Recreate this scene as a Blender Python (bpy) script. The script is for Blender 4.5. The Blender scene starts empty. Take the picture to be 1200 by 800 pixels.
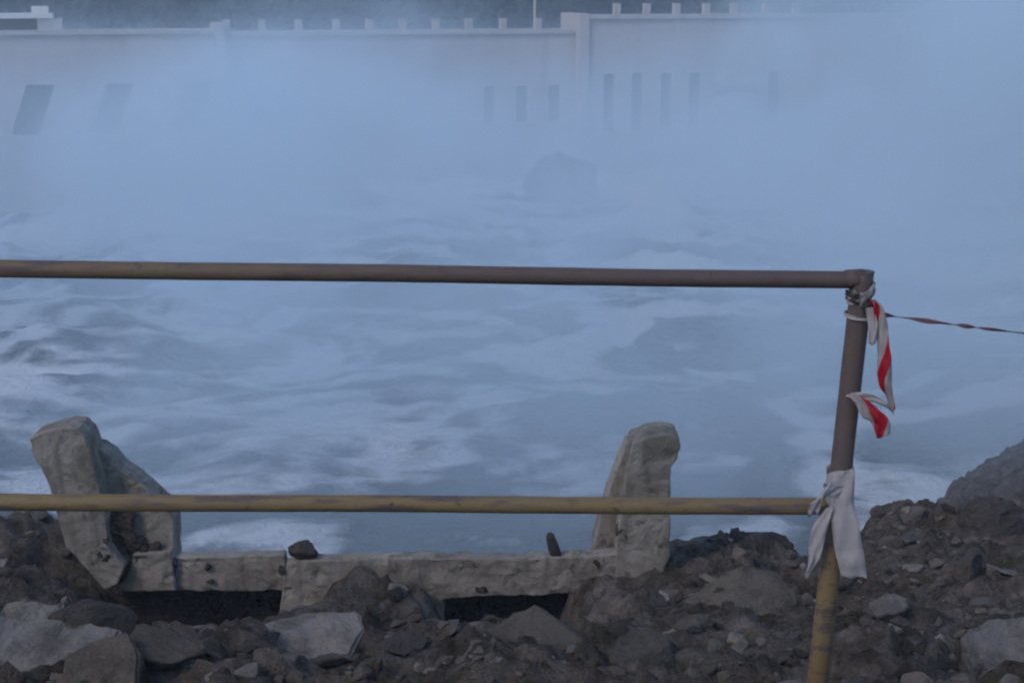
import bpy, bmesh, math, random
import numpy as np
from mathutils import Vector, Matrix, noise as mnoise

R = math.radians
S = bpy.context.scene
COL = S.collection

# ------------------------------------------------------------------ camera
CAM = Vector((0.0, 0.0, 1.6)); PITCH = R(14.0); F = 1648.0      # F in pixels of the 1200x800 photograph
cd = bpy.data.cameras.new('camera'); cam = bpy.data.objects.new('camera', cd); COL.objects.link(cam)
cam.location = CAM; cam.rotation_euler = (math.pi/2 - PITCH, 0, 0)
cd.sensor_width = 36.0; cd.lens = 36.0*F/1200.0; cd.clip_start = 0.05; cd.clip_end = 2000
S.camera = cam
# ------------------------------------------------------------------ sky and sun (overcast, blue hour)
SUN_EL, SUN_AZ = R(42), R(225)
w = bpy.data.worlds.new('World'); S.world = w; w.use_nodes = True
nt = w.node_tree; nt.nodes.clear()
sky = nt.nodes.new('ShaderNodeTexSky'); sky.sky_type = 'NISHITA'; sky.sun_disc = False
sky.sun_elevation = SUN_EL; sky.sun_rotation = SUN_AZ
sky.air_density = 1.0; sky.dust_density = 0.6; sky.ozone_density = 5.0
bg = nt.nodes.new('ShaderNodeBackground'); bg.inputs[1].default_value = 0.12
wo = nt.nodes.new('ShaderNodeOutputWorld')
nt.links.new(sky.outputs[0], bg.inputs[0]); nt.links.new(bg.outputs[0], wo.inputs[0])
sd = bpy.data.lights.new('sun', 'SUN'); sun = bpy.data.objects.new('sun', sd); COL.objects.link(sun)
sd.energy = 0.75; sd.angle = R(14); sd.color = (1.0, 0.86, 0.72)
sdir = Vector((math.sin(SUN_AZ)*math.cos(SUN_EL), math.cos(SUN_AZ)*math.cos(SUN_EL), math.sin(SUN_EL)))
sun.rotation_euler = sdir.to_track_quat('Z', 'Y').to_euler()
S.view_settings.view_transform = 'Standard'; S.view_settings.look = 'None'
S.view_settings.exposure = 0.68; S.view_settings.gamma = 1.0; S.view_settings.use_curve_mapping = False
S.render.engine = 'CYCLES'
c = S.cycles
c.use_denoising = True; c.volume_bounces = 3; c.max_bounces = 6; c.diffuse_bounces = 2; c.glossy_bounces = 2; c.use_adaptive_sampling = True; c.adaptive_threshold = .03; c.adaptive_min_samples = 12
c.transparent_max_bounces = 8; c.volume_step_rate = 4.0; c.volume_max_steps = 64
c.pixel_filter_type = 'BLACKMAN_HARRIS'; c.filter_width = 2.2

# ------------------------------------------------------------------ pixels to rays
def ray(px, py):
    u, v = (px-600)/F, (400-py)/F
    cp, sp = math.cos(PITCH), math.sin(PITCH)
    return Vector((u, cp + v*sp, -sp + v*cp))
def at(px, py, Y):
    d = ray(px, py); return CAM + d*(Y/d.y)

# ------------------------------------------------------------------ numpy noise
_rng = np.random.RandomState(7)
_perm = _rng.permutation(256); _perm = np.concatenate([_perm, _perm, _perm])
_g2 = np.stack([np.cos(np.arange(256)*2.399), np.sin(np.arange(256)*2.399)], 1)
def pn(x, y, seed=0):
    x = x + seed*17.31; y = y + seed*9.77
    xi = np.floor(x).astype(int); yi = np.floor(y).astype(int); xf = x-xi; yf = y-yi
    def gr(ix, iy, dx, dy):
        g = _g2[_perm[_perm[ix & 255] + (iy & 255)]]
        return g[..., 0]*dx + g[..., 1]*dy
    u = xf**3*(xf*(xf*6-15)+10); v = yf**3*(yf*(yf*6-15)+10)
    a = gr(xi, yi, xf, yf); b = gr(xi+1, yi, xf-1, yf); cc = gr(xi, yi+1, xf, yf-1); d = gr(xi+1, yi+1, xf-1, yf-1)
    return ((a*(1-u)+b*u)*(1-v) + (cc*(1-u)+d*u)*v)*1.5
def fbm(x, y, o=4, seed=0):
    s = 0; a = 1.0
    for k in range(o):
        s = s + a*pn(x, y, seed+k); x = x*2.03; y = y*2.03; a *= .5
    return s
def ridged(x, y, o=3, seed=0):
    s = 0; a = 1.0
    for k in range(o):
        s = s + a*(1-np.abs(pn(x, y, seed+k))*2); x = x*2.1; y = y*2.1; a *= .5
    return s
def sstep(a, b, x):
    t = np.clip((x-a)/(b-a), 0, 1); return t*t*(3-2*t)

# ------------------------------------------------------------------ materials
class NB:
    def __init__(s, name):
        s.m = bpy.data.materials.new(name); s.m.use_nodes = True; s.t = s.m.node_tree; s.t.nodes.clear()
        s.out = s.n('ShaderNodeOutputMaterial')
    def n(s, typ, **kw):
        nd = s.t.nodes.new(typ)
        for k, v in kw.items():
            if k.startswith('i_'): nd.inputs[k[2:].replace('_', ' ')].default_value = v
            else: setattr(nd, k, v)
        return nd
    def l(s, a, b): s.t.links.new(a, b)
    def noise(s, scale, detail=4, rough=.55, vec=None, dist=0):
        nd = s.n('ShaderNodeTexNoise'); nd.inputs['Scale'].default_value = scale; nd.inputs['Detail'].default_value = detail
        nd.inputs['Roughness'].default_value = rough; nd.inputs['Distortion'].default_value = dist
        if vec is not None: s.l(vec, nd.inputs['Vector'])
        return nd.outputs['Fac']
    def ramp(s, fac, stops, mode='LINEAR'):
        r = s.n('ShaderNodeValToRGB'); cr = r.color_ramp; cr.interpolation = mode
        while len(cr.elements) < len(stops): cr.elements.new(.5)
        for e, (p, col) in zip(cr.elements, stops):
            e.position = p; e.color = (*col, 1) if len(col) == 3 else col
        s.l(fac, r.inputs[0]); return r.outputs[0]
    def mix(s, fac, a, b, mode='MIX'):
        m = s.n('ShaderNodeMix', data_type='RGBA', blend_type=mode)
        for sock, v in ((0, fac), (6, a), (7, b)):
            if hasattr(v, 'is_output'): s.l(v, m.inputs[sock])
            elif isinstance(v, (int, float)): m.inputs[sock].default_value = v
            else: m.inputs[sock].default_value = (*v, 1)
        return m.outputs[2]
    def math(s, op, a, b=None, cc=None, clamp=False):
        m = s.n('ShaderNodeMath', operation=op, use_clamp=clamp)
        for i, v in enumerate((a, b, cc)):
            if v is None: continue
            if hasattr(v, 'is_output'): s.l(v, m.inputs[i])
            else: m.inputs[i].default_value = v
        return m.outputs[0]
    def smooth(s, v, a, b, lo=0., hi=1.):
        m = s.n('ShaderNodeMapRange', interpolation_type='SMOOTHSTEP')
        s.l(v, m.inputs[0])
        for i, x in enumerate((a, b, lo, hi)): m.inputs[i+1].default_value = x
        return m.outputs[0]
    def bump(s, h, strength, dist):
        b = s.n('ShaderNodeBump'); b.inputs['Strength'].default_value = strength; b.inputs['Distance'].default_value = dist
        s.l(h, b.inputs['Height']); return b.outputs[0]
    def finish(s, col, rough=.9, normal=None, spec=.3, metal=0):
        p = s.n('ShaderNodeBsdfPrincipled')
        for key, v in (('Base Color', col), ('Roughness', rough), ('Metallic', metal), ('Specular IOR Level', spec)):
            if hasattr(v, 'is_output'): s.l(v, p.inputs[key])
            elif isinstance(v, (int, float)): p.inputs[key].default_value = v
            else: p.inputs[key].default_value = (*v, 1)
        if normal is not None: s.l(normal, p.inputs['Normal'])
        s.l(p.outputs[0], s.out.inputs[0]); return s.m
M = {}
def mat_ground():
    b = NB('rubble_earth'); tc = b.n('ShaderNodeTexCoord').outputs['Object']
    n1 = b.noise(1.3, 5, .6, tc); n2 = b.noise(7, 8, .72, tc); n3 = b.noise(45, 4, .6, tc)
    col = b.ramp(n2, [(.3, (.03, .023, .019)), (.44, (.085, .066, .053)), (.56, (.155, .124, .10)), (.70, (.29, .24, .20))])
    moss = b.smooth(b.noise(2.2, 5, .6, tc), .52, .68)
    col = b.mix(b.math('MULTIPLY', moss, .55), col, (.055, .052, .022))
    col = b.mix(b.smooth(n1, .5, .75, 0, .5), col, (.12, .075, .05))
    vor = b.n('ShaderNodeTexVoronoi', feature='F1'); vor.inputs['Scale'].default_value = 38; b.l(tc, vor.inputs['Vector'])
    pale = b.math('MULTIPLY', b.smooth(vor.outputs['Distance'], .12, .2, 1, 0), b.smooth(n1, .45, .6))
    col = b.mix(b.math('MULTIPLY', pale, .5), col, (.22, .18, .14))
    h = b.math('ADD', b.math('MULTIPLY', n2, .7), b.math('MULTIPLY', n3, .3))
    M['ground'] = b.finish(col, .95, b.bump(h, 1.0, .09), .15)
def mat_stone(name, stops, island=False, sc=1.0):
    b = NB(name); tc = b.n('ShaderNodeTexCoord').outputs['Object']
    if island: rnd = b.n('ShaderNodeNewGeometry').outputs['Random Per Island']
    else: rnd = b.n('ShaderNodeObjectInfo').outputs['Random']
    base = b.ramp(rnd, stops)
    if not island:
        geo = b.n('ShaderNodeNewGeometry').outputs['Position']
    else: geo = tc
    n1 = b.noise(8*sc, 8, .7, geo); n2 = b.noise(42*sc, 5, .65, geo); n4 = b.noise(3.1*sc, 5, .6, geo)
    col = b.mix(b.smooth(n1, .42, .66, 0, .6), base, (.05, .039, .031))
    col = b.mix(b.smooth(n4, .50, .68, 0, .55), col, b.ramp(n1, [(.35, (.05, .042, .026)), (.65, (.13, .11, .075))]))
    col = b.mix(b.smooth(n2, .52, .75, 0, .45), col, (.22, .185, .15))
    h = b.math('ADD', n1, b.math('MULTIPLY', n2, .45))
    M[name] = b.finish(col, .9, b.bump(h, .95, .035), .2)
def mat_concrete():
    b = NB('concrete'); tc = b.n('ShaderNodeTexCoord').outputs['Object']
    n1 = b.noise(3.2, 6, .65, tc); n2 = b.noise(14, 6, .7, tc); n3 = b.noise(70, 3, .6, tc)
    col = b.ramp(n1, [(.28, (.14, .115, .09)), (.5, (.265, .227, .185)), (.72, (.36, .315, .26))])
    mp = b.n('ShaderNodeMapping'); mp.inputs['Scale'].default_value = (7, 7, 1.2); b.l(tc, mp.inputs[0])
    streak = b.noise(1.6, 5, .6, mp.outputs[0])
    col = b.mix(b.smooth(streak, .46, .68, 0, .7), col, (.11, .09, .065))
    col = b.mix(b.smooth(n2, .55, .68, 0, .8), col, (.085, .07, .05))
    col = b.mix(b.smooth(b.noise(2.1, 6, .7, tc), .56, .66, 0, .6), col, (.10, .098, .07))
    col = b.mix(b.smooth(n3, .62, .72, 0, .5), col, (.05, .042, .033))
    h = b.math('ADD', b.math('MULTIPLY', n2, .8), b.math('MULTIPLY', n3, .25))
    M['concrete'] = b.finish(col, .92, b.bump(h, .8, .012), .2)
def mat_pipe():
    b = NB('yellow_pipe'); tc = b.n('ShaderNodeTexCoord').outputs['Object']
    n1 = b.noise(2.0, 5, .6, tc); n2 = b.noise(22, 5, .7, tc)
    mp = b.n('ShaderNodeMapping'); mp.inputs['Scale'].default_value = (1.2, 9, 9); b.l(tc, mp.inputs[0])
    n4 = b.noise(6, 5, .65, mp.outputs[0])
    at_ = b.n('ShaderNodeAttribute', attribute_name='wear').outputs['Fac']
    yel = b.mix(n1, (.225, .146, .056), (.155, .104, .053))
    rust = b.mix(n2, (.075, .050, .044), (.13, .088, .074))
    f = b.math('ADD', b.smooth(n4, .50, .62), at_, clamp=True)
    col = b.mix(f, yel, rust)
    col = b.mix(b.smooth(n2, .61, .68, 0, .9), col, (.03, .02, .015))
    M['pipe'] = b.finish(col, .62, b.bump(n2, .35, .004), .35)
def mat_plain(name, col, rough=.9, spec=.2, bscale=20, var=.35):
    b = NB(name); tc = b.n('ShaderNodeTexCoord').outputs['Object']
    n = b.noise(bscale, 5, .6, tc)
    cc = b.mix(b.smooth(n, .35, .7, 0, var), col, tuple(x*.45 for x in col))
    M[name] = b.finish(cc, rough, b.bump(n, .4, .01), spec)
def mat_dam():
    b = NB('dam_concrete'); tc = b.n('ShaderNodeTexCoord').outputs['Object']
    n1 = b.noise(.25, 6, .6, tc); n2 = b.noise(1.5, 6, .65, tc)
    mp = b.n('ShaderNodeMapping'); mp.inputs['Scale'].default_value = (1.2, 1.2, .12); b.l(tc, mp.inputs[0])
    st = b.noise(1.2, 5, .6, mp.outputs[0])
    col = b.ramp(n1, [(.3, (.40, .345, .325)), (.7, (.53, .465, .44))])
    col = b.mix(b.smooth(st, .52, .7, 0, .35), col, (.30, .24, .21))
    col = b.mix(b.smooth(n2, .66, .76, 0, .5), col, (.2, .16, .13))
    M['dam'] = b.finish(col, .9, b.bump(n2, .4, .05), .2)
def mat_water():
    b = NB('river_water'); tc = b.n('ShaderNodeTexCoord').outputs['Object']
    foam_a = b.n('ShaderNodeAttribute', attribute_name='foam').outputs['Fac']
    mp = b.n('ShaderNodeMapping'); mp.inputs['Scale'].default_value = (.55, 1.0, 1.0); b.l(tc, mp.inputs[0])
    n2 = b.noise(.9, 8, .62, mp.outputs[0], 1.2); n3 = b.noise(5, 6, .65, tc, .6)
    f = b.math('ADD', foam_a, b.math('MULTIPLY', b.math('SUBTRACT', n2, .5), .9))
    f = b.math('ADD', f, b.math('MULTIPLY', b.math('SUBTRACT', n3, .5), .38))
    f = b.smooth(f, .30, .80)
    deep = b.mix(n2, (.055, .075, .085), (.105, .125, .13))
    col = b.mix(f, deep, (.80, .80, .80))
    p = b.n('ShaderNodeBsdfPrincipled'); b.l(col, p.inputs['Base Color'])
    rg = b.smooth(f, 0, .6, .22, .9); b.l(rg, p.inputs['Roughness']); p.inputs['IOR'].default_value = 1.33
    h = b.math('ADD', b.math('MULTIPLY', n2, .6), b.math('ADD', b.math('MULTIPLY', n3, .35), b.math('MULTIPLY', f, .2)))
    b.l(b.bump(h, 1.0, .4), p.inputs['Normal'])
    b.l(p.outputs[0], b.out.inputs[0]); M['water'] = b.m
def mat_tape():
    b = NB('barrier_tape'); uv = b.n('ShaderNodeTexCoord').outputs['UV']
    sx = b.n('ShaderNodeSeparateXYZ'); b.l(uv, sx.inputs[0])
    v = b.math('FRACT', b.math('ADD', b.math('MULTIPLY', sx.outputs[0], 6.4), b.math('MULTIPLY', sx.outputs[1], .55)))
    f = b.smooth(b.math('ABSOLUTE', b.math('SUBTRACT', v, .5)), .20, .23)
    n = b.noise(40, 4, .6)
    col = b.mix(f, (.50, .012, .03), b.mix(n, (.55, .48, .46), (.4, .34, .33)))
    p = b.n('ShaderNodeBsdfPrincipled'); b.l(col, p.inputs['Base Color']); p.inputs['Roughness'].default_value = .4
    b.l(b.bump(n, .3, .003), p.inputs['Normal'])
    tr = b.n('ShaderNodeBsdfTranslucent'); b.l(col, tr.inputs[0])
    ms = b.n('ShaderNodeMixShader'); ms.inputs[0].default_value = .3
    b.l(p.outputs[0], ms.inputs[1]); b.l(tr.outputs[0], ms.inputs[2]); b.l(ms.outputs[0], b.out.inputs[0]); M['tape'] = b.m
def mat_leaf():
    b = NB('dark_foliage'); rnd = b.n('ShaderNodeNewGeometry').outputs['Random Per Island']
    M['leaf'] = b.finish(b.ramp(rnd, [(0, (.016, .022, .02)), (.6, (.032, .04, .035)), (1, (.055, .062, .05))]), .8, None, .2)
mat_ground(); mat_concrete(); mat_pipe(); mat_dam(); mat_water(); mat_tape(); mat_leaf()
mat_stone('stone', [(0, (.04, .031, .027)), (.35, (.11, .087, .072)), (.7, (.165, .134, .11)), (.93, (.225, .19, .158)), (1, (.34, .29, .24))])
mat_stone('grit', [(0, (.04, .031, .026)), (.45, (.11, .086, .07)), (.8, (.21, .172, .142)), (.97, (.30, .245, .19)), (1, (.46, .39, .32))], True)
mat_stone('pale_stone', [(0, (.25, .212, .178)), (1, (.29, .248, .208))])
mat_stone('buff_stone', [(0, (.12, .096, .074)), (1, (.15, .12, .09))])
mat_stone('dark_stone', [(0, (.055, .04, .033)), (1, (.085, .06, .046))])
mat_plain('cloth', (.36, .32, .31), .85, .2, 30, .25)
mat_plain('soiled_tape', (.17, .075, .075), .6, .3, 8, .7)
mat_plain('grimy_cloth', (.17, .155, .14), .9, .2, 60, .7)
mat_plain('old_iron', (.05, .035, .03), .8, .3)
mat_plain('roof_sheet', (.75, .70, .66), .6)
mat_plain('lime_wash', (.50, .44, .41), .85, .2, 2)
mat_plain('recess', (.16, .13, .11), .95)  # darker than the dam concrete: shade of the slots put into the colour
mat_plain('brick', (.24, .10, .06), .9)

# ------------------------------------------------------------------ object helpers
def tag(o, label=None, cat=None, group=None, kind=None):
    for k, v in (('label', label), ('category', cat), ('group', group), ('kind', kind)):
        if v: o[k] = v
    return o
def empty(name, loc, label=None, cat=None, group=None, rz=0):
    o = bpy.data.objects.new(name, None); COL.objects.link(o); o.location = loc; o.rotation_euler.z = rz
    o.empty_display_size = .1
    bpy.context.view_layer.update()
    return tag(o, label, cat, group)
def link(name, me, mat, parent=None, smooth=False):
    o = bpy.data.objects.new(name, me); COL.objects.link(o)
    if mat: 
        if not me.materials: me.materials.append(M[mat])
    if smooth: me.polygons.foreach_set('use_smooth', [True]*len(me.polygons))
    if parent: o.parent = parent
    return o
def from_bm(name, bm, mat, parent=None, smooth=False):
    bmesh.ops.recalc_face_normals(bm, faces=bm.faces)
    me = bpy.data.meshes.new(name); bm.to_mesh(me); bm.free()
    return link(name, me, mat, parent, smooth)
def world_child(o, parent):          # geometry was written in world coordinates: keep it there
    o.parent = parent; o.matrix_parent_inverse = parent.matrix_world.inverted()
    return o
def bm_box(bm, x0, x1, y0, y1, z0, z1, shear=0.0):
    vs = []
    for z in (z0, z1):
        sx = shear*(z-z1)
        for (x, y) in ((x0, y0), (x1, y0), (x1, y1), (x0, y1)): vs.append(bm.verts.new((x+sx, y, z)))
    for f in ((3, 2, 1, 0), (4, 5, 6, 7), (0, 1, 5, 4), (1, 2, 6, 5), (2, 3, 7, 6), (3, 0, 4, 7)):
        bm.faces.new([vs[i] for i in f])
def bm_tube(bm, pts, rad, n=16, cap=True, wob=0.0):
    pts = [Vector(p) for p in pts]; rings = []
    up = Vector((0, 0, 1)) if abs((pts[-1]-pts[0]).normalized().z) < .9 else Vector((0, 1, 0))
    for i, p in enumerate(pts):
        t = (pts[min(i+1, len(pts)-1)] - pts[max(i-1, 0)]).normalized()
        a = t.cross(up).normalized(); b2 = a.cross(t)
        r = rad[i] if isinstance(rad, (list, tuple)) else rad
        rings.append([bm.verts.new(p + (a*math.cos(k*2*math.pi/n) + b2*math.sin(k*2*math.pi/n))*r*(1+wob*mnoise.noise(p*9+Vector((k*.7, 0, 0))))) for k in range(n)])
    for i in range(len(rings)-1):
        for k in range(n):
            bm.faces.new((rings[i][k], rings[i][(k+1) % n], rings[i+1][(k+1) % n], rings[i+1][k]))
    if cap: bm.faces.new(rings[0][::-1]); bm.faces.new(rings[-1])
def lerp_pts(a, b, n): return [a.lerp(b, i/(n-1)) for i in range(n)]

# ================================================================== STRUCTURE
# ---- the rubble bank: one height field
CONC_Y = 5.5
def bank_z(X, Y, detail=True):
    X = np.asarray(X, float); Y = np.asarray(Y, float)
    yy = np.maximum(Y-3.0, -.6)
    z = -.345*yy
    # gentle mounds of the tipped rubble
    def g(x0, y0, sx, sy, h): return h*np.exp(-((X-x0)/sx)**2 - ((Y-y0)/sy)**2)
    z = z + g(-2.9, 6.3, .75, .9, .34) + g(1.02, 6.05, .42, .45, .22) + g(.75, 5.25, .35, .35, .12)
    z = z + g(2.3, 7.6, .8, 1.6, .25) + g(-.55, 5.3, .36, .16, .10) + g(-2.1, 5.9, .42, .5, .13)
    z = z + sstep(2.0, 5.2, X - .16*(Y-9))*sstep(6, 11, Y)*1.0 + sstep(4.0, 12, X-.1*(Y-9))*sstep(6, 13, Y)*3.2
    # hollow under the broken concrete
    pit = sstep(4.1, 5.2, Y)*(1-sstep(5.72, 5.86, Y))*(np.exp(-((X+1.28)/.44)**4)*.44 + np.exp(-((X+.03)/.27)**4)*.36)
    z = z - pit
    # the drop to the river
    edge = np.interp(X, [-30, -4, -2.7, -1.75, -1.5, 1.0, 1.5, 2.0, 2.6, 3.6, 4.8, 8, 40], [7.0, 6.9, 6.7, 6.4, 6.1, 6.0, 6.35, 7.3, 9.0, 11.0, 12.8, 16, 30])
    edge = edge + .25*pn(X*1.1, Y*.4, 5)
    z = z - np.maximum(Y-edge, 0)*1.25 - .25*sstep(0, .5, Y-edge)
    if detail:
        amp = np.clip(1.2 - .03*np.abs(Y-5), .3, 1)
        z = z + amp*(.085*fbm(X*1.7, Y*1.7, 3, 1) + .045*(ridged(X*2.8+.3*pn(X*5, Y*5, 9), Y*3.8, 3, 20)-.9) + .022*(ridged(X*9+.5*pn(X*8, Y*8, 61), Y*13, 2, 30)-.7) + .05*(ridged(X*1.9+Y*.8+.5*pn(X*3, Y*3, 33), Y*7.5-X*1.2+.5*pn(X*4, Y*4, 36), 2, 38)-.8) + .012*fbm(X*32, Y*32, 2, 45))
    else:
        z = z + .085*fbm(X*1.7, Y*1.7, 3, 1)
    return np.maximum(z, -7.6)
def axis(segs):
    out = []
    for a, b, st in segs: out += list(np.arange(a, b-1e-6, st))
    return np.array(out + [segs[-1][1]])
def grid_mesh(name, xs, ys, zf):
    X, Y = np.meshgrid(xs, ys); Z = zf(X, Y)
    nx, ny = len(xs), len(ys)
    v = np.stack([X.ravel(), Y.ravel(), Z.ravel()], 1)
    i = np.arange(nx*ny).reshape(ny, nx)
    f = np.stack([i[:-1, :-1].ravel(), i[:-1, 1:].ravel(), i[1:, 1:].ravel(), i[1:, :-1].ravel()], 1)
    me = bpy.data.meshes.new(name)
    me.vertices.add(len(v)); me.vertices.foreach_set('co', v.ravel())
    me.loops.add(f.size); me.loops.foreach_set('vertex_index', f.ravel())
    me.polygons.add(len(f)); me.polygons.foreach_set('loop_start', np.arange(0, f.size, 4)); me.polygons.foreach_set('loop_total', np.full(len(f), 4))
    me.update(calc_edges=True)
    return me, X, Y, Z
xs = axis([(-60, -12, 2), (-12, -4, .3), (-4, 5, .024), (5, 12, .12), (12, 60, 1.6)])
ys = axis([(-30, -2, 2), (-2, 2.6, .2), (2.6, 7.6, .024), (7.6, 14, .06), (14, 40, .5)])
me, _, _, _ = grid_mesh('river_bank', xs, ys, bank_z)
bank = link('river_bank', me, 'ground'); tag(bank, 'dark earthy bank of tipped rubble above the river', 'bank', kind='structure')

# ---- the river
WZ = -6.4
xs = axis([(-140, -24, 3), (-24, 24, .16), (24, 140, 3)])
ys = axis([(6, 14, .4), (14, 34, .12), (34, 64, .3), (64, 90, 2)])
def water_z(X, Y):
    wx = X + 1.3*pn(X*.16, Y*.2, 40); wy = Y + 1.3*pn(X*.16, Y*.2, 44)
    amp = .35 + .65*sstep(18, 45, Y)
    z = .42*fbm(wx*.20, wy*.34, 3, 50) + .17*(ridged(wx*.42, wy*.75, 3, 56)-.9) + .05*fbm(wx*2.2, wy*3, 2, 60)
    z = z*amp + .8*sstep(50, 60, Y)*(.6+fbm(X*.3, Y*.3, 2, 70))
    return WZ + z
me, WX, WY, WZZ = grid_mesh('river', xs, ys, water_z)
fo = fbm(WX*.21+.9*pn(WX*.22, WY*.3, 80), WY*.30+.9*pn(WX*.2, WY*.3, 84), 3, 90)
fo = .56 + .95*fo + .22*(ridged(WX*.45+.8*pn(WX*.5, WY*.6, 101), WY*.7+.8*pn(WX*.5, WY*.6, 105), 3, 110)-1.0) + .25*(WZZ-WZ) + .35*sstep(40, 58, WY)
a = me.attributes.new('foam', 'FLOAT', 'POINT'); a.data.foreach_set('value', fo.ravel())
river = link('river', me, 'water', smooth=True); tag(river, 'foaming blue grey flood water below the bank', 'river', kind='structure')

# ---- wooded hill behind the dam
def hill_z(X, Y):
    return -6.9 + 30*sstep(70, 170, Y + 6*pn(X*.03, Y*.03, 3)) + 3*fbm(X*.05, Y*.05, 3, 6)*sstep(80, 120, Y)
me, _, _, _ = grid_mesh('hill', np.arange(-150, 151, 4.0), np.arange(72, 181, 4.0), hill_z)
hill = link('hill', me, 'leaf', smooth=True); tag(hill, 'dark wooded hillside behind the dam', 'hill', kind='structure')
rnd = random.Random(3)
V = []; Fc = []
for k in range(900):
    x = rnd.uniform(-75, 75); y = rnd.uniform(84, 130); z = float(hill_z(np.array([x]), np.array([y]))[0])
    h = rnd.uniform(4, 8); r = rnd.uniform(1.6, 2.8)
    for q in range(46):
        d = Vector((rnd.gauss(0, 1), rnd.gauss(0, 1), rnd.gauss(0, 1))).normalized()*rnd.uniform(.55, 1)
        cpt = Vector((x+d.x*r, y+d.y*r, z+h*.58+d.z*h*.45))
        n = Vector((rnd.gauss(0, 1), rnd.gauss(0, 1), rnd.gauss(0, 1))).normalized(); t = n.orthogonal().normalized(); bt = n.cross(t)
        s = rnd.uniform(.35, .75); i0 = len(V)
        V += [cpt+t*s, cpt+bt*s*.8, cpt-t*s, cpt-bt*s*.8]; Fc.append((i0, i0+1, i0+2, i0+3))
me = bpy.data.meshes.new('far_wood'); me.from_pydata(V, [], Fc)
wood = link('far_wood', me, 'leaf'); tag(wood, 'dark mass of trees on the hillside above the dam', 'wood', kind='stuff')

# ================================================================== THE DAM
PL = at(262, 46, 55.0); PR = at(674, 37, 59.0)
ang = math.atan2(PR.y-PL.y, PR.x-PL.x); LEN = math.hypot(PR.x-PL.x, PR.y-PL.y)
dam = empty('dam', (PL.x, PL.y, WZ-1.0), 'long pale concrete dam with dark slots and parapet posts across misty river', 'dam', rz=ang)
Z0 = WZ-1.0
Du = Vector((math.cos(ang), math.sin(ang), 0)); Dn = Vector((-math.sin(ang), math.cos(ang), 0))
def dam_uz(px, py, off=0.0):
    """where the sight line meets the dam's face plane (off = metres behind it), as (u, z) in the dam's own frame"""
    d = ray(px, py); P0 = Vector((PL.x, PL.y, 0)) + Dn*off
    t = (P0-CAM).dot(Dn)/d.dot(Dn); p = CAM+d*t
    return (p-P0).dot(Du), p.z - Z0
def dam_part(name, boxes, mat='dam', parent=dam):
    bm = bmesh.new()
    for bx in boxes: bm_box(bm, *bx)
    return from_bm(name, bm, mat, parent)
def slotted_wall(u0, u1, ztop, zband, slots, y0, shear=0.0, zbot=0.0, zs=2.0):
    dam_part('lower_wall', [(u0, u1, y0-.25, y0+1.53, zbot, zs-.004)])
    dam_part('ledge', [(u0, u1, y0-.33, y0+.02, zs, zs+.18)])
    zbot = zs + .002
    """parapet band, the piers between the slots and the recessed wall behind them"""
    dam_part('parapet_band', [(u0, u1, y0, y0+1.6, zband, ztop)])
    dam_part('coping', [(u0-.02, u1+.02, y0-.12, y0+1.72, ztop+.002, ztop+.16)], 'lime_wash')
    edges = [u0] + [e for s in slots for e in s] + [u1]
    for k in range(0, len(edges), 2):
        bm = bmesh.new()
        a0, a1 = edges[k], edges[k+1]
        vs = [(a0 if k == 0 else a0, zband), (a1, zband), (a1 - (0 if k == len(edges)-2 else shear), zbot), (a0 - (0 if k == 0 else shear), zbot)]
        fr = [bm.verts.new((u, y0+.003, z)) for u, z in vs]; bk = [bm.verts.new((u, y0+1.5, z)) for u, z in vs]
        bm.faces.new(fr); bm.faces.new(bk[::-1])
        for i in range(4): bm.faces.new((fr[i], bk[i], bk[(i+1) % 4], fr[(i+1) % 4]))
        from_bm('pier', bm, 'dam', dam)
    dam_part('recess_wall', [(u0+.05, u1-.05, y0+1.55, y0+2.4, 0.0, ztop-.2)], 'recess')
zt = dam_uz(460, 41)[1]; zb = dam_uz(460, 104)[1]
sl = []
for pc in (303, 341, 573, 611, 649):
    u = dam_uz(pc, 130)[0]; sl.append((u-.24, u+.24))
slotted_wall(.0, LEN, zt, zb, sl, 0.0, zs=dam_uz(460, 152)[1])
# left stretch with slanted slots
uL = dam_uz(-420, 60)[0]; zt1 = dam_uz(170, 40)[1]; zb1 = dam_uz(120, 98)[1]
sl = []
for pc in (-335, -243, -150, -58, 48, 141, 233):
    u = dam_uz(pc, 100)[0]; sl.append((u-.5, u+.5))
slotted_wall(uL, -.35, zt1, zb1, sl, -.3, shear=.75, zs=dam_uz(120, 160)[1])
dam_part('pilaster', [(-.345, -.005, -.5, 1.9, 0, zt+.5)])
# right stretch, a little forward, into the mist
uR = dam_uz(1150, 60, -.4)[0]; uS = LEN+.42
zt2 = dam_uz(780, 22, -.4)[1]; zb2 = dam_uz(780, 86, -.4)[1]
sl = []
for pc in (713, 746, 780, 813, 905):
    u = dam_uz(pc, 130, -.4)[0]; sl.append((u-.23, u+.23))
slotted_wall(uS, uR, zt2, zb2, sl, -.4, zs=dam_uz(780, 158, -.4)[1])
dam_part('pilaster', [(LEN+.005, uS-.005, -.55, 1.9, 0, zt2+.22)])
u = dam_uz(861, 95, -.6)
dam_part('outlet_hood', [(u[0]-.8, u[0]+.8, -1.5, -.43, u[1]-.12, u[1]+.55)])
dam_part('outlet_hood_shadow_gap', [(u[0]-.78, u[0]+.78, -1.3, -.42, u[1]-.45, u[1]-.125)], 'recess').name = 'outlet_mouth_shade'  # solid dark block under the hood, shade of the opening put into its colour
def parapet_post(u, y, z):
    p = dam_part('parapet_post', [(u-.13, u+.13, y, y+.26, z+.163, z+.55)], 'lime_wash')
    dam_part('post_cap', [(u-.14, u+.14, y-.01, y+.27, z+.553, z+.61)], 'lime_wash', p)
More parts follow.
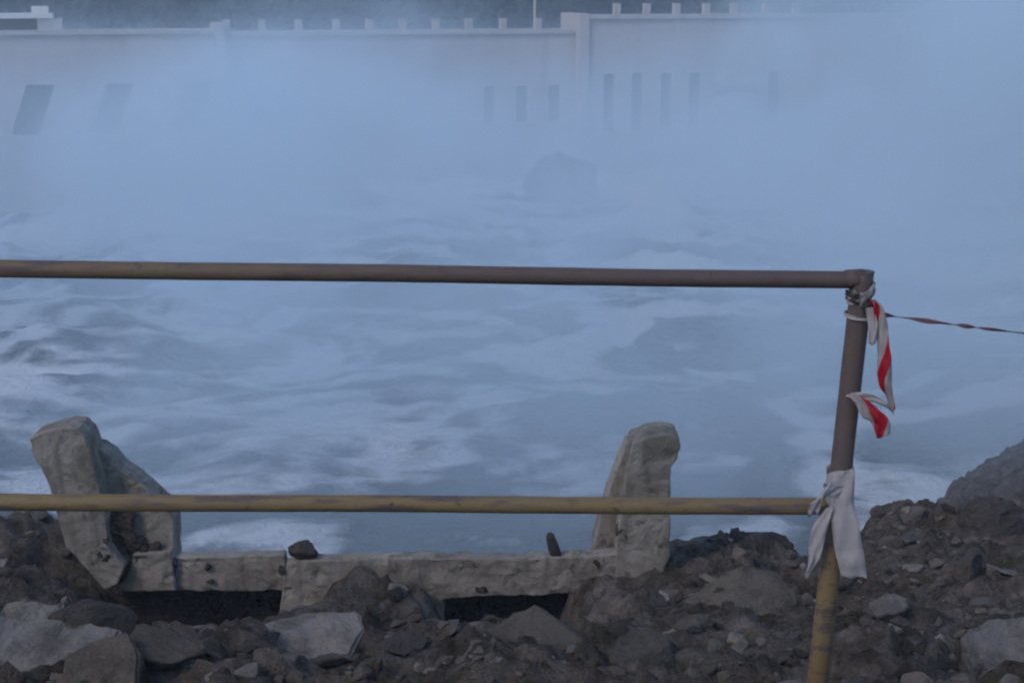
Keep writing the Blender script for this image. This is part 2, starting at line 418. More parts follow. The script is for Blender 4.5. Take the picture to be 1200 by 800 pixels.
for pc in (266, 308, 351, 395, 434, 473, 512, 551, 591, 632): parapet_post(dam_uz(pc, 35)[0], .1, zt)
for pc in (725, 760, 795, 830, 862, 900, 935): parapet_post(dam_uz(pc, 15, -.4)[0], -.3, zt2)
u = dam_uz(632, 10)[0]; bm = bmesh.new(); bm_tube(bm, [(u, .6, zt+.16), (u, .6, zt+3.0)], .06, 8); from_bm('mast', bm, 'dam', dam)
# pale roof standing on the crest at the far left
gh = empty('gatehouse', dam.matrix_world @ Vector((dam_uz(8, 20)[0], .6, zt1+.16)), 'low white flat roofed gatehouse standing on the dam crest', 'gatehouse', rz=ang)
bm = bmesh.new(); bm_box(bm, -2.6, 1.0, 0, 1.1, 0, .42); from_bm('wall', bm, 'recess', gh)
bm = bmesh.new()
bm_box(bm, -3.0, 1.6, -.35, 1.5, .423, .60); bm_box(bm, .85, 1.45, -.2, .8, .603, .86); from_bm('roof', bm, 'roof_sheet', gh)
bm = bmesh.new(); bm_box(bm, 1.02, 1.9, -.1, .9, .0, .40); from_bm('side_wall', bm, 'roof_sheet', gh)

# ================================================================== ROCK MAKERS
def rock_bm(seed, dims=(1, 1, 1), npts=13, boxy=.35, cuts=2, rough=.045, bev=.05):
    r = random.Random(seed); bm = bmesh.new()
    for k in range(npts):
        d = Vector((r.gauss(0, 1), r.gauss(0, 1), r.gauss(0, 1))).normalized()
        m = max(abs(d.x), abs(d.y), abs(d.z)); d = d*(1-boxy) + d/m*boxy
        d *= r.uniform(.82, 1.0)
        bm.verts.new((d.x*dims[0]*.5, d.y*dims[1]*.5, d.z*dims[2]*.5))
    res = bmesh.ops.convex_hull(bm, input=bm.verts)
    junk = [e for e in res['geom_interior'] if isinstance(e, bmesh.types.BMVert)]
    if junk: bmesh.ops.delete(bm, geom=junk, context='VERTS')
    if bev: bmesh.ops.bevel(bm, geom=bm.edges[:], offset=bev*min(dims), segments=1, affect='EDGES', clamp_overlap=True)
    if cuts:
        bmesh.ops.triangulate(bm, faces=bm.faces[:])
        bmesh.ops.subdivide_edges(bm, edges=bm.edges[:], cuts=cuts, use_grid_fill=True)
        bm.normal_update()
        s = min(dims)
        o = Vector((seed*1.7, seed*.3, seed*.9))
        for v in bm.verts:
            q = Vector((v.co.x, v.co.y, v.co.z))/s
            v.co += v.normal*s*rough*(mnoise.fractal(q*2.2+o, .9, 2.1, 5) + .5*mnoise.noise(q*7+o) - .7*max(0, mnoise.noise(q*3.3-o)-.15))
    return bm
def mesh_of(bm, name, mat):
    bmesh.ops.recalc_face_normals(bm, faces=bm.faces); me = bpy.data.meshes.new(name); bm.to_mesh(me); bm.free(); me.materials.append(M[mat]); return me
def bz(x, y): return float(bank_z(np.array([x]), np.array([y]))[0])

def hit(px, py):
    d = ray(px, py); t = 2.8
    while t < 30:
        p = CAM + d*t
        if p.z < float(bank_z(np.array([p.x]), np.array([p.y]), False)[0]): return p
        t += .02
    return CAM + d*8
o = link('smudge_boulder', mesh_of(rock_bm(91, (3.4, 2.4, 2.5), 24, .1, 4, .1), 'smudge_boulder', 'dark_stone'), None); o.location = at(657, 210, 54.5)  # boulder added to stand in for a soft dark smudge in the mist
tag(o, 'dark boulder shape added for the dark smudge in the spray below the dam', 'boulder')
# ================================================================== BROKEN CONCRETE
PXM = 278.0
conc = empty('broken_concrete_frame', at(430, 690, CONC_Y), 'weathered grey concrete sill with two broken leaning uprights on the bank edge', 'concrete ruin')
def rough_solid(name, poly, Y, depth, mat='concrete', parent=conc, seg=.02, rough=.0065, lean=0.0, taper=0.0):
    """outline given at distance Y, real thickness behind it, worn edges and a rough skin"""
    sq = {'upright': .93, 'wing_wall': .955}.get(name, 1.0)      # the worn top face shows above the front edge
    pitk = .25 if name in ('upright', 'wing_wall') else 1.0
    P = [at(px, 660-(660-py)*sq if py < 660 else py, Y) for px, py in poly]
    bm = bmesh.new()
    cx = sum(p.x for p in P)/len(P); cz = sum(p.z for p in P)/len(P)
    fr = [bm.verts.new(p) for p in P]
    bk = [bm.verts.new((cx+(p.x-cx)*(1-taper), Y+depth+lean*(p.z-cz), cz+(p.z-cz)*(1-taper))) for p in P]
    n = len(P)
    f0 = bm.faces.new(fr); f1 = bm.faces.new(bk[::-1])
    for i in range(n): bm.faces.new((fr[i], bk[i], bk[(i+1) % n], fr[(i+1) % n]))
    bmesh.ops.recalc_face_normals(bm, faces=bm.faces)
    bmesh.ops.bevel(bm, geom=[e for e in bm.edges], offset=.005, segments=1, affect='EDGES', clamp_overlap=True)
    bmesh.ops.triangulate(bm, faces=bm.faces[:])
    for _ in range(7):
        es = [e for e in bm.edges if e.calc_length() > seg*1.6]
        if not es: break
        bmesh.ops.subdivide_edges(bm, edges=es, cuts=1)
        bmesh.ops.triangulate(bm, faces=[f for f in bm.faces if len(f.verts) > 3])
    bm.normal_update()
    for v in bm.verts:
        q = v.co
        d = mnoise.fractal(q*14, .8, 2.1, 5)*rough*.65 + rough*.6*mnoise.noise(q*38)
        pit = max(0, mnoise.noise(q*6+Vector((9, 3, 1)))-.34)*.035 + max(0, mnoise.noise(q*15+Vector((1, 3, 7)))-.45)*.05
        v.co += v.normal*(d-pit*pitk)
    me = bpy.data.meshes.new(name); bmesh.ops.recalc_face_normals(bm, faces=bm.faces); bm.to_mesh(me); bm.free()
    return world_child(link(name, me, mat), parent)
# left upright, its wing wall and the cracked blocks below
rough_solid('upright', [(34, 503), (48, 495), (72, 489), (90, 490), (99, 500), (106, 520), (112, 545), (119, 575), (124, 605), (127, 640), (146, 664), (138, 684), (121, 692), (108, 674), (92, 657), (78, 640), (70, 612), (62, 580), (52, 548), (37, 520)], 5.42, .20, lean=-.12)
rough_solid('wing_wall', [(100, 518), (116, 519), (128, 527), (140, 545), (158, 556), (176, 573), (194, 590), (204, 604), (205, 690), (150, 690), (122, 640)], 5.52, .13)
rough_solid('cracked_block', [(155, 650), (200, 646), (206, 692), (146, 693), (138, 688), (150, 672)], 5.47, .10)
# sill
rough_solid('sill_beam', [(204, 653), (333, 650), (338, 692), (262, 693), (205, 692)], 5.50, .06)
rough_solid('sill_block', [(334, 662), (352, 657), (480, 654), (600, 655), (690, 652), (726, 648), (726, 676), (690, 694), (640, 697), (560, 699), (520, 702), (520, 740), (330, 745), (324, 742)], 5.44, .075, rough=.008)
# unseen roof and back wall behind the sill, added to keep the hollow dark
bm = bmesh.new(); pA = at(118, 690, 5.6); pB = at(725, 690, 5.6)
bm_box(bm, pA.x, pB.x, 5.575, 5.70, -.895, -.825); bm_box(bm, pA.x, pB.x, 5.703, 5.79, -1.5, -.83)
world_child(from_bm('hollow_shade_box', bm, 'dark_stone'), conc)
# right upright
rough_solid('upright', [(741, 508), (762, 500), (782, 498), (796, 501), (798, 514), (794, 528), (787, 540), (785, 580), (786, 650), (770, 690), (722, 700), (722, 640), (728, 590), (735, 545)], 5.42, .17, lean=.05)
rough_solid('wing_wall', [(735, 512), (748, 520), (745, 600), (742, 680), (694, 680), (695, 640), (704, 600), (718, 556)], 5.53, .12)

def place(o, px, py, Y, rot=(0, 0, 0)):
    o.location = at(px, py, Y); o.rotation_euler = rot; return o
# broken dark fill where the left upright has cracked
for k, (px, py, s) in enumerate([(133, 618, .11), (143, 612, .12), (138, 640, .10), (158, 634, .10), (118, 648, .045), (108, 660, .04), (126, 634, .05), (170, 645, .07), (150, 625, .10), (133, 604, .09), (148, 600, .08), (126, 655, .06), (182, 640, .06)]):
    o = link('broken_fill', mesh_of(rock_bm(500+k, (s, s*.7, s*1.1), rough=.09), 'broken_fill', 'dark_stone'), None)
    o.location = at(px, py, 5.43 if px < 132 else 5.5); world_child(o, conc)
o = link('broken_fill', mesh_of(rock_bm(510, (.11, .08, .14), rough=.09), 'broken_fill', 'dark_stone'), None); o.location = at(735, 622, 5.45); world_child(o, conc)
for k, (px, py, a, h) in enumerate(((205, 664, .03, .11), (243, 664, .035, .05), (246, 681, .05, .022), (330, 668, .03, .06), (565, 690, .07, .03), (700, 660, .04, .05))):
    o = link('broken_fill', mesh_of(rock_bm(530+k, (a, .03, h), rough=.12), 'broken_fill', 'dark_stone'), None); o.location = at(px, py, 5.492 if px < 330 else 5.437); world_child(o, conc)
# things standing on the sill
p = at(650, 655, 5.47)
bm = bmesh.new(); bm_tube(bm, [p+Vector((.012, 0, -.04)), p+Vector((.004, 0, .02)), p+Vector((-.008, 0, .06)), p+Vector((-.02, -.005, .105)), p+Vector((-.024, -.005, .118))], [.02, .022, .024, .02, .010], 10, wob=.3)
o = from_bm('iron_peg', bm, 'old_iron'); tag(o, 'short dark iron peg sticking up from the concrete sill', 'peg')
o = link('clod', mesh_of(rock_bm(77, (.15, .12, .11), 18, .1, 2, .1), 'clod', 'dark_stone'), None); place(o, 355, 645, 5.47); tag(o, 'dark clod of earth sitting on top of the concrete sill', 'clod')

# ================================================================== SINGLE STONES
def big_stone(name, label, px, py, Y, dims, rot, mat, seed, npts=14, boxy=.6, rough=.03):
    o = link(name, mesh_of(rock_bm(seed, dims, npts, boxy, 4, rough*1.6, .05), name, mat), None)
    place(o, px, py, Y, tuple(R(x) for x in rot)); tag(o, label, 'stone'); return o
def slab(name, label, px, py, Y, dims, rot, mat, seed):
    bm = bmesh.new(); r = random.Random(seed); n = 8; top = []; bot = []
    for k in range(n):
        a_ = 2*math.pi*(k+r.uniform(-.25, .25))/n; q = 1/max(abs(math.cos(a_)), abs(math.sin(a_)))**.8*r.uniform(.8, 1)
        x, y = math.cos(a_)*q*dims[0]*.5, math.sin(a_)*q*dims[1]*.5
        top.append(bm.verts.new((x, y, dims[2]*.5*r.uniform(.7, 1)))); bot.append(bm.verts.new((x*r.uniform(.9, 1.05), y*r.uniform(.9, 1.05), -dims[2]*.5)))
    bm.faces.new(top); bm.faces.new(bot[::-1])
    for i in range(n): bm.faces.new((top[i], bot[i], bot[(i+1) % n], top[(i+1) % n]))
    bmesh.ops.recalc_face_normals(bm, faces=bm.faces)
    bmesh.ops.bevel(bm, geom=bm.edges[:], offset=.008, segments=2, affect='EDGES')
    bmesh.ops.triangulate(bm, faces=bm.faces[:])
    for _ in range(6): 
        es = [e for e in bm.edges if e.calc_length() > .02]
        if es:
            bmesh.ops.subdivide_edges(bm, edges=es, cuts=1); bmesh.ops.triangulate(bm, faces=[f for f in bm.faces if len(f.verts) > 3])
    bm.normal_update()
    for v in bm.verts: v.co += v.normal*(.011*mnoise.fractal(v.co*11+Vector((seed, 0, 0)), .8, 2.1, 5) - .03*max(0, mnoise.noise(v.co*8+Vector((seed, 4, 0)))-.2))
    o = from_bm(name, bm, mat); place(o, px, py, Y, tuple(R(x) for x in rot)); tag(o, label, 'stone'); return o
def lay(o, px, py, up):              # rest it on the rubble where the sight line meets the ground
    o.location = hit(px, py) + Vector((0, -.03, up)); KEEP.append((o.location.x, o.location.y, max(o.dimensions)*.8)); return o
KEEP = []
lay(slab('pale_slab', 'large pale grey flat faced slab at the foot of the left rubble', 0, 0, 3, (.42, .30, .10), (22, 4, -10), 'pale_stone', 4), 50, 786, .035)
lay(slab('broken_slab', 'broken grey slab leaning beside the large pale slab', 0, 0, 3, (.20, .20, .10), (30, -14, 22), 'buff_stone', 14), 128, 795, .02)
lay(slab('small_slab', 'small pale slab half buried behind the dark rounded boulder', 0, 0, 3, (.22, .2, .06), (24, 5, 10), 'pale_stone', 9), 35, 742, .03)
lay(big_stone('boulder', 'dark brown rounded boulder lying behind the large pale slab', 0, 0, 3, (.34, .26, .13), (10, 8, 20), 'dark_stone', 21, 22, .3), 108, 750, .05)
lay(big_stone('wedge_stone', 'buff wedge shaped stone beside the dark rounded boulder', 0, 0, 3, (.25, .22, .13), (18, 10, 30), 'buff_stone', 33, 11, .5), 195, 770, .05)
lay(slab('flat_slab', 'flat grey slab lying in front of the concrete sill', 0, 0, 3, (.38, .26, .05), (12, -5, 6), 'pale_stone', 12), 362, 756, .03)
bk_ = lay(slab('squared_block', 'pale squared block with a reddish corner in the rubble', 0, 0, 3, (.25, .22, .22), (30, -4, 12), 'pale_stone', 17), 1166, 788, .04)
bm = bmesh.new(); bm_box(bm, .03, .127, -.118, -.04, -.10, .02); o = from_bm('brick_corner', bm, 'brick', bk_); o['label'] = 'reddish brick corner'
lay(big_stone('ledge_stone', 'long low buff ledge of stone in front of the sill hollow', 0, 0, 3, (.40, .26, .13), (12, 4, -10), 'buff_stone', 41, 16, .5), 655, 745, .02)
lay(big_stone('tilted_stone', 'tilted buff stone below the right concrete upright', 0, 0, 3, (.30, .26, .12), (20, 14, 30), 'buff_stone', 43, 14, .5), 742, 762, .03)
o = big_stone('clod_heap', 'dark lumpy clod heap beside the right concrete upright', 868, 655, 6.0, (.56, .34, .24), (0, -4, 4), 'dark_stone', 52, 40, .25, .13)
lay(big_stone('misty_boulder', 'big grey angular boulder on the misty slope past the post', 0, 0, 3, (.42, .36, .28), (10, 0, 20), 'stone', 61, 18, .3, .07), 1165, 622, .04)
lay(big_stone('round_boulder', 'rounded grey boulder above the pale squared block', 0, 0, 3, (.26, .22, .18), (10, 10, 50), 'stone', 63, 15, .3), 1145, 680, .05)
lay(big_stone('shelf_stone', 'low grey shelf of stone lying beside the leaning post', 0, 0, 3, (.44, .3, .11), (14, -4, 12), 'buff_stone', 66, 16, .5), 865, 702, .02)

# ================================================================== LOOSE STONES OF THE BANK
rnd = random.Random(11)
protos = [mesh_of(rock_bm(100+k, (1, rnd.uniform(.7, 1), rnd.uniform(.45, .8)), rnd.choice((9, 11, 13, 15)), rnd.uniform(.15, .6), 1, .06, .07), 'stone', 'stone') for k in range(16)]
spots = []; tries = 0
while len(spots) < 300 and tries < 20000:
    tries += 1
    y = 3.15 + 6.3*rnd.random()**1.5; hw = .40*(y+.6); x = rnd.uniform(-hw, hw)
    if y > 6.1 and -1.9 < x < 1.0: continue
    if y > 6.8 and x < 1.6: continue
    if 5.2 < y < 6.0 and -1.95 < x < 1.0: continue
    if 4.75 < y < 5.2 and -1.6 < x < .5 and rnd.random() < .6: continue
    if any((x-a0)**2+(y-b0)**2 < (.5*s0)**2 for a0, b0, s0 in KEEP): continue
    s = min(.16, .062*rnd.paretovariate(2.3))*(1 + .10*max(0, y-4.5))
    if 4.2 < y < 5.4 and (abs(x+1.28) < .45 or abs(x+.03) < .28) and s > .085: continue
    if any((x-a0)**2+(y-b0)**2 < (.36*(s+s0))**2 for a0, b0, s0 in spots): continue
    spots.append((x, y, s))
for k, (x, y, s) in enumerate(spots):
    o = bpy.data.objects.new('stone', protos[k % 16]); COL.objects.link(o)
    o.location = (x, y, min(bz(x+a_*s*.4, y+b_*s*.4) for a_, b_ in ((0, 0), (1, 0), (-1, 0), (0, 1), (0, -1)))+s*.34); o.scale = (s, s*rnd.uniform(.7, 1.1), s*rnd.uniform(.45, .9))
    o.rotation_euler = (rnd.uniform(-.5, .3), rnd.uniform(-.4, .4), rnd.uniform(0, 6.28)); o.parent = bank
# grit too small and too many to count
vs = []; fs = []
small = []
for k in range(10):
    bm = rock_bm(300+k, (1, .85, .6), 10, .3, 0, 0, 0); bmesh.ops.recalc_face_normals(bm, faces=bm.faces); bm.verts.index_update()
    small.append((np.array([v.co[:] for v in bm.verts]), [[v.index for v in f.verts] for f in bm.faces])); bm.free()
def scatter(name, N, seed, smin, smax, par, protos_, lift):
    vs = []; fs = []; rg = np.random.RandomState(seed); off = 0
    gy = 3.0 + 6.6*rg.rand(N)**1.5; gx = (rg.rand(N)*2-1)*.42*(gy+.6); gz = np.minimum(np.minimum(bank_z(gx, gy), bank_z(gx, gy+.05)), bank_z(gx+.04, gy-.03)); dens = pn(gx*1.3, gy*1.3, 77)
    for k in range(N):
        if dens[k] < rg.uniform(-.6, .2) or (5.3 < gy[k] < 5.95 and -1.9 < gx[k] < .9) or (gy[k] > 6.6 and gx[k] < 1.3): continue
        v, f = protos_[k % len(protos_)]; s = min(smax, smin*(1+rg.pareto(par)))*(1+.1*max(0, gy[k]-4))
        e = Matrix.Rotation(rg.uniform(0, 6.3), 3, 'Z') @ Matrix.Rotation(rg.uniform(-.7, .5), 3, 'X')
        vs.append((v*s) @ np.array(e).T + np.array([gx[k], gy[k], gz[k]+s*lift])); fs += [[i+off for i in ff] for ff in f]; off += len(v)
    me = bpy.data.meshes.new(name); me.from_pydata(np.concatenate(vs).tolist(), [], fs)
    o = link(name, me, 'grit'); o.parent = bank; tag(o, kind='stuff')
scatter('grit', 15000, 5, .014, .05, 2.4, small, .3)
mid = []
for k in range(12):
    bm = rock_bm(340+k, (1, .8, .6), 11, .3, 1, .07, .07); bmesh.ops.recalc_face_normals(bm, faces=bm.faces); bm.verts.index_update()
    mid.append((np.array([v.co[:] for v in bm.verts]), [[v.index for v in f.verts] for f in bm.faces])); bm.free()
scatter('broken_stone', 2800, 8, .04, .10, 2.8, mid, .32)

# ================================================================== RAILING
RY = 3.05
top = at(1011, 320, RY); foot = top.lerp(at(960, 780, RY), 1.0); dirp = (foot-top).normalized()
foot = top + dirp*((top.z+.12)/-dirp.z)
rail = empty('railing', (foot.x, RY, 0), 'yellow painted rusty pipe railing with leaning end post', 'railing')
def pipe(name, a, b, r, wear, n=60):
    bm = bmesh.new(); pts = lerp_pts(a, b, n)
    pts = [q + Vector((0, 0, .005*mnoise.noise(Vector((q.x*1.5, 1, 2)))))+Vector((.002*mnoise.noise(Vector((0, q.z*4, 5))), 0, 0)) for q in pts]
    bm_tube(bm, pts, [r*(1+.03*mnoise.noise(q*11)) for q in pts], 20, wob=.025)
    o = world_child(from_bm(name, bm, 'pipe', smooth=True), rail)
    at_ = o.data.attributes.new('wear', 'FLOAT', 'POINT')
    at_.data.foreach_set('value', [wear(v.co) for v in o.data.vertices]); return o
def clampf(x): return max(0., min(1., x))
pipe('end_post', top+Vector((0, 0, .0)), foot, .0245, lambda q: clampf((q.z-.22)*2.6))
pipe('top_rail', at(-420, 309, RY), at(1000, 328, RY)+Vector((0, 0, 0)), .0198, lambda q: clampf(.5+(q.x+.8)*.6), 160)
pipe('lower_rail', at(-420, 586, RY), at(978, 593, RY), .0198, lambda q: clampf((q.x-.1)*.35), 90)
p = at(-400, 309, RY); pipe('post', p+Vector((0, .0, .02)), Vector((p.x-.02, RY, bz(p.x, RY)-.12)), .0262, lambda q: .2)
bm = bmesh.new(); bm_tube(bm, [top+Vector((-.04, 0, -.012)), top+Vector((-.02, 0, -.012)), top+Vector((-.0, 0, -.012))], [.0205, .0222, .0240], 16, wob=.25)
o = world_child(from_bm('weld', bm, 'pipe', smooth=True), rail)
bm = bmesh.new(); bm_tube(bm, [top+Vector((0, 0, -.001)), top+Vector((0, 0, .0045))], .0252, 20); o2 = world_child(from_bm('end_cap', bm, 'pipe'), rail)
for q in (o, o2): q.data.attributes.new('wear', 'FLOAT', 'POINT').data.foreach_set('value', [1.0]*len(q.data.vertices))

# ---- ribbons
def ribbon(name, pts, widths, wdir, mat, parent=None, sub=8, crumple=.004, uvs=1.0, u0=0.0, thick=.0004):
    """a strip of film or cloth: centre line, width and width direction per key, smoothed between the keys, with real thickness"""
    n = len(pts); P = []; W = []; D = []
    def cr(a_, i, t):
        p0, p1, p2, p3 = a_[max(i-1, 0)], a_[i], a_[min(i+1, n-1)], a_[min(i+2, n-1)]
        return .5*((2*p1) + (p2-p0)*t + (2*p0-5*p1+4*p2-p3)*t*t + (3*p1-p0-3*p2+p3)*t*t*t)
    wd = [Vector(d).normalized() for d in wdir]
    for i in range(n-1):
        for k in range(sub + (1 if i == n-2 else 0)):
            t = k/sub; P.append(cr(pts, i, t)); W.append(widths[i]*(1-t)+widths[i+1]*t); D.append(cr(wd, i, t).normalized())
    bm = bmesh.new(); uvl = bm.loops.layers.uv.new('UVMap'); C = 7; rows = []; L = u0; us = []
    for i, q in enumerate(P):
        if i: L += (P[i]-P[i-1]).length*uvs
        us.append(L)
        tg = (P[min(i+1, len(P)-1)]-P[max(i-1, 0)]).normalized(); nn = tg.cross(D[i]).normalized()
        row = []
        for j in range(C):
            s = j/(C-1)-.5
            b_ = crumple*mnoise.noise(Vector((q.x*30+s*4, q.z*26, q.y*30)))*2 + .4*crumple*mnoise.noise(Vector((s*11, q.z*90, q.x*70))) + crumple*math.cos(s*9+i*.35)
            row.append(bm.verts.new(q + D[i]*W[i]*s + nn*b_))
        if i == len(P)-1:
            for v in row: v.co += tg*.012*(mnoise.noise(v.co*220)+.2)
        rows.append(row)
    for i in range(len(rows)-1):
        for j in range(C-1):
            f = bm.faces.new((rows[i][j], rows[i][j+1], rows[i+1][j+1], rows[i+1][j]))
            for lp, (ii, jj) in zip(f.loops, ((i, j), (i, j+1), (i+1, j+1), (i+1, j))): lp[uvl].uv = (us[ii], jj/(C-1))
    me = bpy.data.meshes.new(name); bm.to_mesh(me); bm.free()
    o = link(name, me, mat, None, True)
    md = o.modifiers.new('thickness', 'SOLIDIFY'); md.thickness = thick; md.offset = 0
    return world_child(o, parent) if parent else o
def onpost(py, dy=0.0):
    t = (py-320)/460.0; px = 1011 + (960-1011)*t
    return at(px, py, RY) + Vector((0, dy, 0))
def wrap(name, py, h, mat, parent, r=.0285, tilt=.1, u0=0.0, turns=1.06):
    q = onpost(py); n = 26; pts = []
    for k in range(n+1):
        a_ = k/n*2*math.pi*turns; pts.append(q + Vector((math.cos(a_)*r*(1+.05*k/n), -math.sin(a_)*r*(1+.05*k/n), tilt*r*math.cos(a_)+.002*k/n)))
    return ribbon(name, pts, [h*(1+.25*math.sin(k*.9)) for k in range(n+1)], [(-.1, 0, 1)]*(n+1), mat, parent, 2, .0016, u0=u0)
F_ = RY-.034
tp = empty('barrier_tape', onpost(370), 'torn red and white barrier tape hanging from the top of the post', 'barrier tape')
wrap('knot_wrap', 344, .020, 'cloth', tp, .029, .5); wrap('knot_wrap', 352, .016, 'old_iron', tp, .0305, -.4); wrap('knot_wrap', 371, .010, 'cloth', tp, .029, -.15)
ribbon('tail', [at(1020, 352, F_), at(1029, 360, F_-.01), at(1033, 385, F_-.012), at(1036, 415, F_-.014), at(1037, 445, F_-.012), at(1044, 470, F_-.008), at(1046, 482, F_-.006)],
       [.016, .022, .028, .033, .026, .018, .006], [(1, -.3, 0), (1, -.3, 0), (1, -.5, .1), (.8, -.6, .1), (.9, -.5, 0), (.9, -.3, 0), (1, 0, 0)], 'tape', tp, crumple=.006, u0=.03)
ribbon('loop', [at(1046, 482, F_-.006), at(1043, 455, F_-.02), at(1040, 470, F_-.026)][:1] + [at(1038, 474, F_-.016), at(1022, 466, F_-.01), at(1005, 464, F_-.004), at(994, 464, F_+.006)],
       [.006, .012, .02, .020, .014], [(0, -.2, 1)]*5, 'cloth', tp, crumple=.002)
ribbon('torn_end', [at(996, 463, F_), at(1008, 472, F_-.008), at(1020, 484, F_-.012), at(1032, 494, F_-.014), at(1035, 511, F_-.016)],
       [.014, .026, .038, .040, .028], [(.1, -.2, 1), (.5, -.2, .8), (.65, -.2, .7), (.85, -.2, .3), (1, -.2, .1)], 'tape', tp, crumple=.006, u0=.098)
ribbon('tag_end', [at(1018, 360, F_), at(1023, 380, F_-.005), at(1022, 402, F_-.006)], [.018, .022, .014], [(1, -.2, 0)]*3, 'cloth', tp, crumple=.003)
bm = bmesh.new()
for k, (px, py, s) in enumerate([(1013, 353, .012), (1022, 356, .010), (1004, 343, .009), (1018, 346, .009)]):
    q = at(px, py, F_); bmesh.ops.create_icosphere(bm, subdivisions=2, radius=s, matrix=Matrix.Translation(q))
for v in bm.verts: v.co += .011*Vector((mnoise.noise(v.co*60), mnoise.noise(v.co*60+Vector((5, 0, 0))), mnoise.noise(v.co*60+Vector((0, 7, 0)))))
world_child(from_bm('knot', bm, 'grimy_cloth', smooth=True), tp)
# the taut twisted strand to the right and the rod that holds its other end
a0 = at(1024, 367, F_); b0 = at(1560, 415, 3.3); n = 46; pts = []; wd = []; wl = []
for k in range(n):
    t = k/(n-1); q = a0.lerp(b0, t); q.z -= .05*4*t*(1-t)*.35; pts.append(q)
    a_ = k*.95+.9*math.sin(k*.7); wd.append((0, math.cos(a_), math.sin(a_))); wl.append(.0085+.003*math.sin(k*1.7))
o = ribbon('barrier_tape', pts, wl, wd, 'soiled_tape', None, 4, .0006, u0=.3); tag(o, 'thin twisted strand of barrier tape pulled taut from the post', 'barrier tape')
bm = bmesh.new(); bm_tube(bm, [b0+Vector((.01, .012, .12)), b0+Vector((.012, .012, -.3)), Vector((b0.x, b0.y, bz(b0.x, b0.y)-.1))], .011, 10)
o = from_bm('iron_rod', bm, 'old_iron', smooth=True); tag(o, 'thin rusty iron rod driven into the rubble holding the taut tape', 'rod')
# ---- white rag tied at the lower joint
rg_ = empty('white_rag', onpost(590), 'dirty white cloth rag knotted where lower rail meets post', 'rag')
G = RY-.032
ribbon('wide_tail', [onpost(546, -.030), at(988, 565, G), at(987, 590, G-.006), at(991, 620, G-.012), at(996, 650, G-.014), at(1001, 676, G-.012)],
       [.046, .052, .054, .062, .064, .058], [(1, .0, .1), (1, -.1, .1), (1, -.1, .08), (1, -.2, .06), (1, -.2, .0), (1, -.1, -.02)], 'cloth', rg_, crumple=.0035, thick=.0008)
wrap('wrap', 562, .050, 'cloth', rg_, .0295, .2); wrap('wrap', 588, .040, 'cloth', rg_, .0300, -.6)
ribbon('fold', [at(986, 572, G), at(972, 574, G-.008), at(958, 586, G-.012), at(953, 600, G-.004)], [.018, .036, .042, .022], [(.2, 0, 1), (.3, -.2, .9), (.6, -.2, .7), (1, -.1, .4)], 'cloth', rg_, crumple=.0035, thick=.0008)
ribbon('narrow_tail', [at(972, 594, G), at(963, 612, G-.006), at(957, 635, G-.008), at(954, 655, G-.004), at(945, 676, G)], [.018, .036, .036, .026, .008], [(1, -.2, .3), (1, -.3, .2), (1, -.3, .2), (1, -.2, .3), (.8, 0, .5)], 'cloth', rg_, crumple=.0035, thick=.0008)

# ================================================================== AIR
def box_obj(name, x0, x1, y0, y1, z0, z1):
    bm = bmesh.new(); bm_box(bm, x0, x1, y0, y1, z0, z1); return from_bm(name, bm, None)
hz = box_obj('haze', -170, 170, -45, 200, -9.0, 36.0)
b = NB('haze'); pv = b.n('ShaderNodeVolumePrincipled'); pv.inputs['Color'].default_value = (.81, .925, 1.0, 1); pv.inputs['Density'].default_value = .0038; pv.inputs['Anisotropy'].default_value = 0.0
b.l(pv.outputs[0], b.out.inputs['Volume']); hz.data.materials.append(b.m); tag(hz, 'pale bluish haze filling the air', 'haze', kind='stuff')
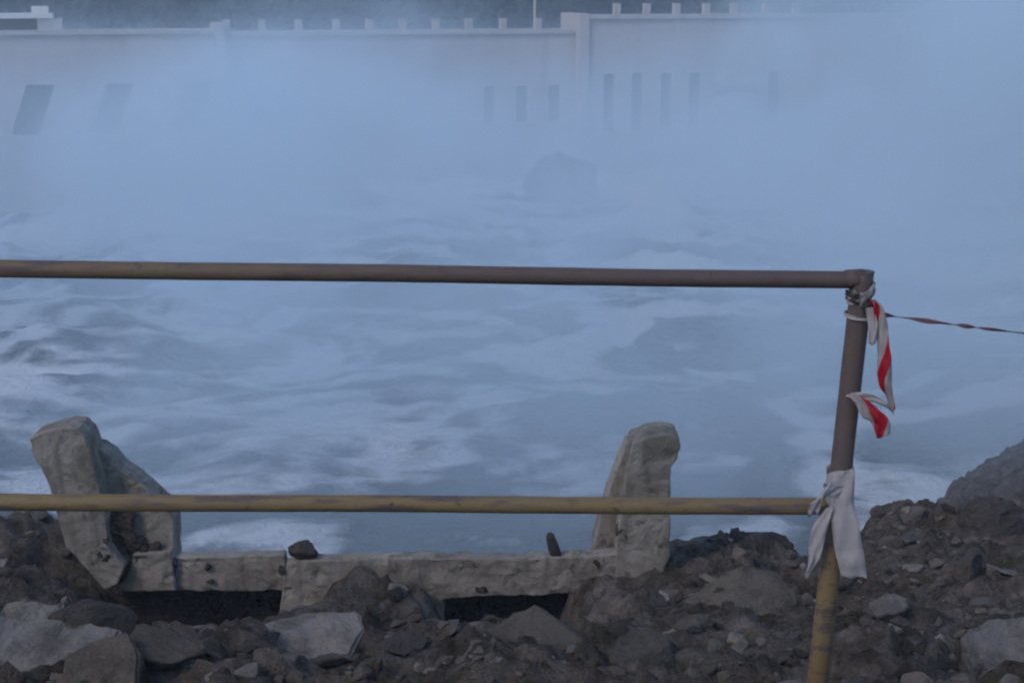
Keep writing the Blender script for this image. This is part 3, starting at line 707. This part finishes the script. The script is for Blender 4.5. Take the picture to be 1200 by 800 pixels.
# rolling spray over the tail water
sp = box_obj('spray_mist', -60, 60, 6, 76, -7.0, 14.0)
b = NB('spray_mist'); tc = b.n('ShaderNodeTexCoord').outputs['Object']
sx = b.n('ShaderNodeSeparateXYZ'); b.l(tc, sx.inputs[0]); X, Y, Z = sx.outputs
n1 = b.noise(.11, 2, .5, tc, .5); n2 = b.noise(.30, 3, .6, tc, .6)
nn = b.math('ADD', b.math('MULTIPLY', n1, .7), b.math('MULTIPLY', n2, .3))
n3 = b.noise(.75, 2, .6, tc, .8)
nn = b.math('ADD', nn, b.math('MULTIPLY', b.math('SUBTRACT', n3, .5), .12))
puff = b.smooth(nn, .42, .58, .03, 1.9)
Yn = b.math('ADD', Y, b.smooth(X, 1.5, 5.5, 0, 15))
fy = b.math('MULTIPLY', b.smooth(Yn, 12, 30), b.smooth(Y, 58, 74, 1, 0))
def billow(x, y, z, rad, k):
    vd = b.n('ShaderNodeVectorMath', operation='DISTANCE'); b.l(tc, vd.inputs[0]); vd.inputs[1].default_value = (x, y, z)
    dd = b.math('ADD', vd.outputs['Value'], b.math('MULTIPLY', b.math('SUBTRACT', n2, .5), 5.0))
    return b.smooth(dd, rad, rad*.3, 0, k)
bl = b.math('ADD', billow(-5.5, 45, -2.8, 6.5, .3), billow(15.5, 46, 0, 11, .20))
bl = b.math('ADD', bl, billow(6.2, 11.5, -1.6, 5.0, .11))
bl = b.math('ADD', bl, billow(2.2, 47.0, -5.0, 4.5, .12))
bl = b.math('ADD', bl, billow(-14, 40, -5.0, 8.0, .05))
H = b.math('ADD', b.smooth(X, 7.5, 14.5, -1.6, 8.0), b.math('MULTIPLY', b.math('SUBTRACT', n1, .5), 8.5))
fz = b.smooth(b.math('SUBTRACT', Z, H), -3.2, 2.0, 1, 0)
fx = b.math('MULTIPLY', b.smooth(X, -58, -40), b.smooth(X, 42, 58, 1, 0))
d = b.math('MULTIPLY', b.math('MULTIPLY', puff, fy), b.math('MULTIPLY', b.math('MULTIPLY', fz, fx), .28))
pv = b.n('ShaderNodeVolumePrincipled'); pv.inputs['Color'].default_value = (.81, .925, 1.0, 1); b.l(b.math('ADD', d, bl), pv.inputs['Density'])
b.l(pv.outputs[0], b.out.inputs['Volume']); sp.data.materials.append(b.m)
b.m.cycles.homogeneous_volume = False
tag(sp, 'thick white spray drifting over the water below the dam', 'spray', kind='stuff')
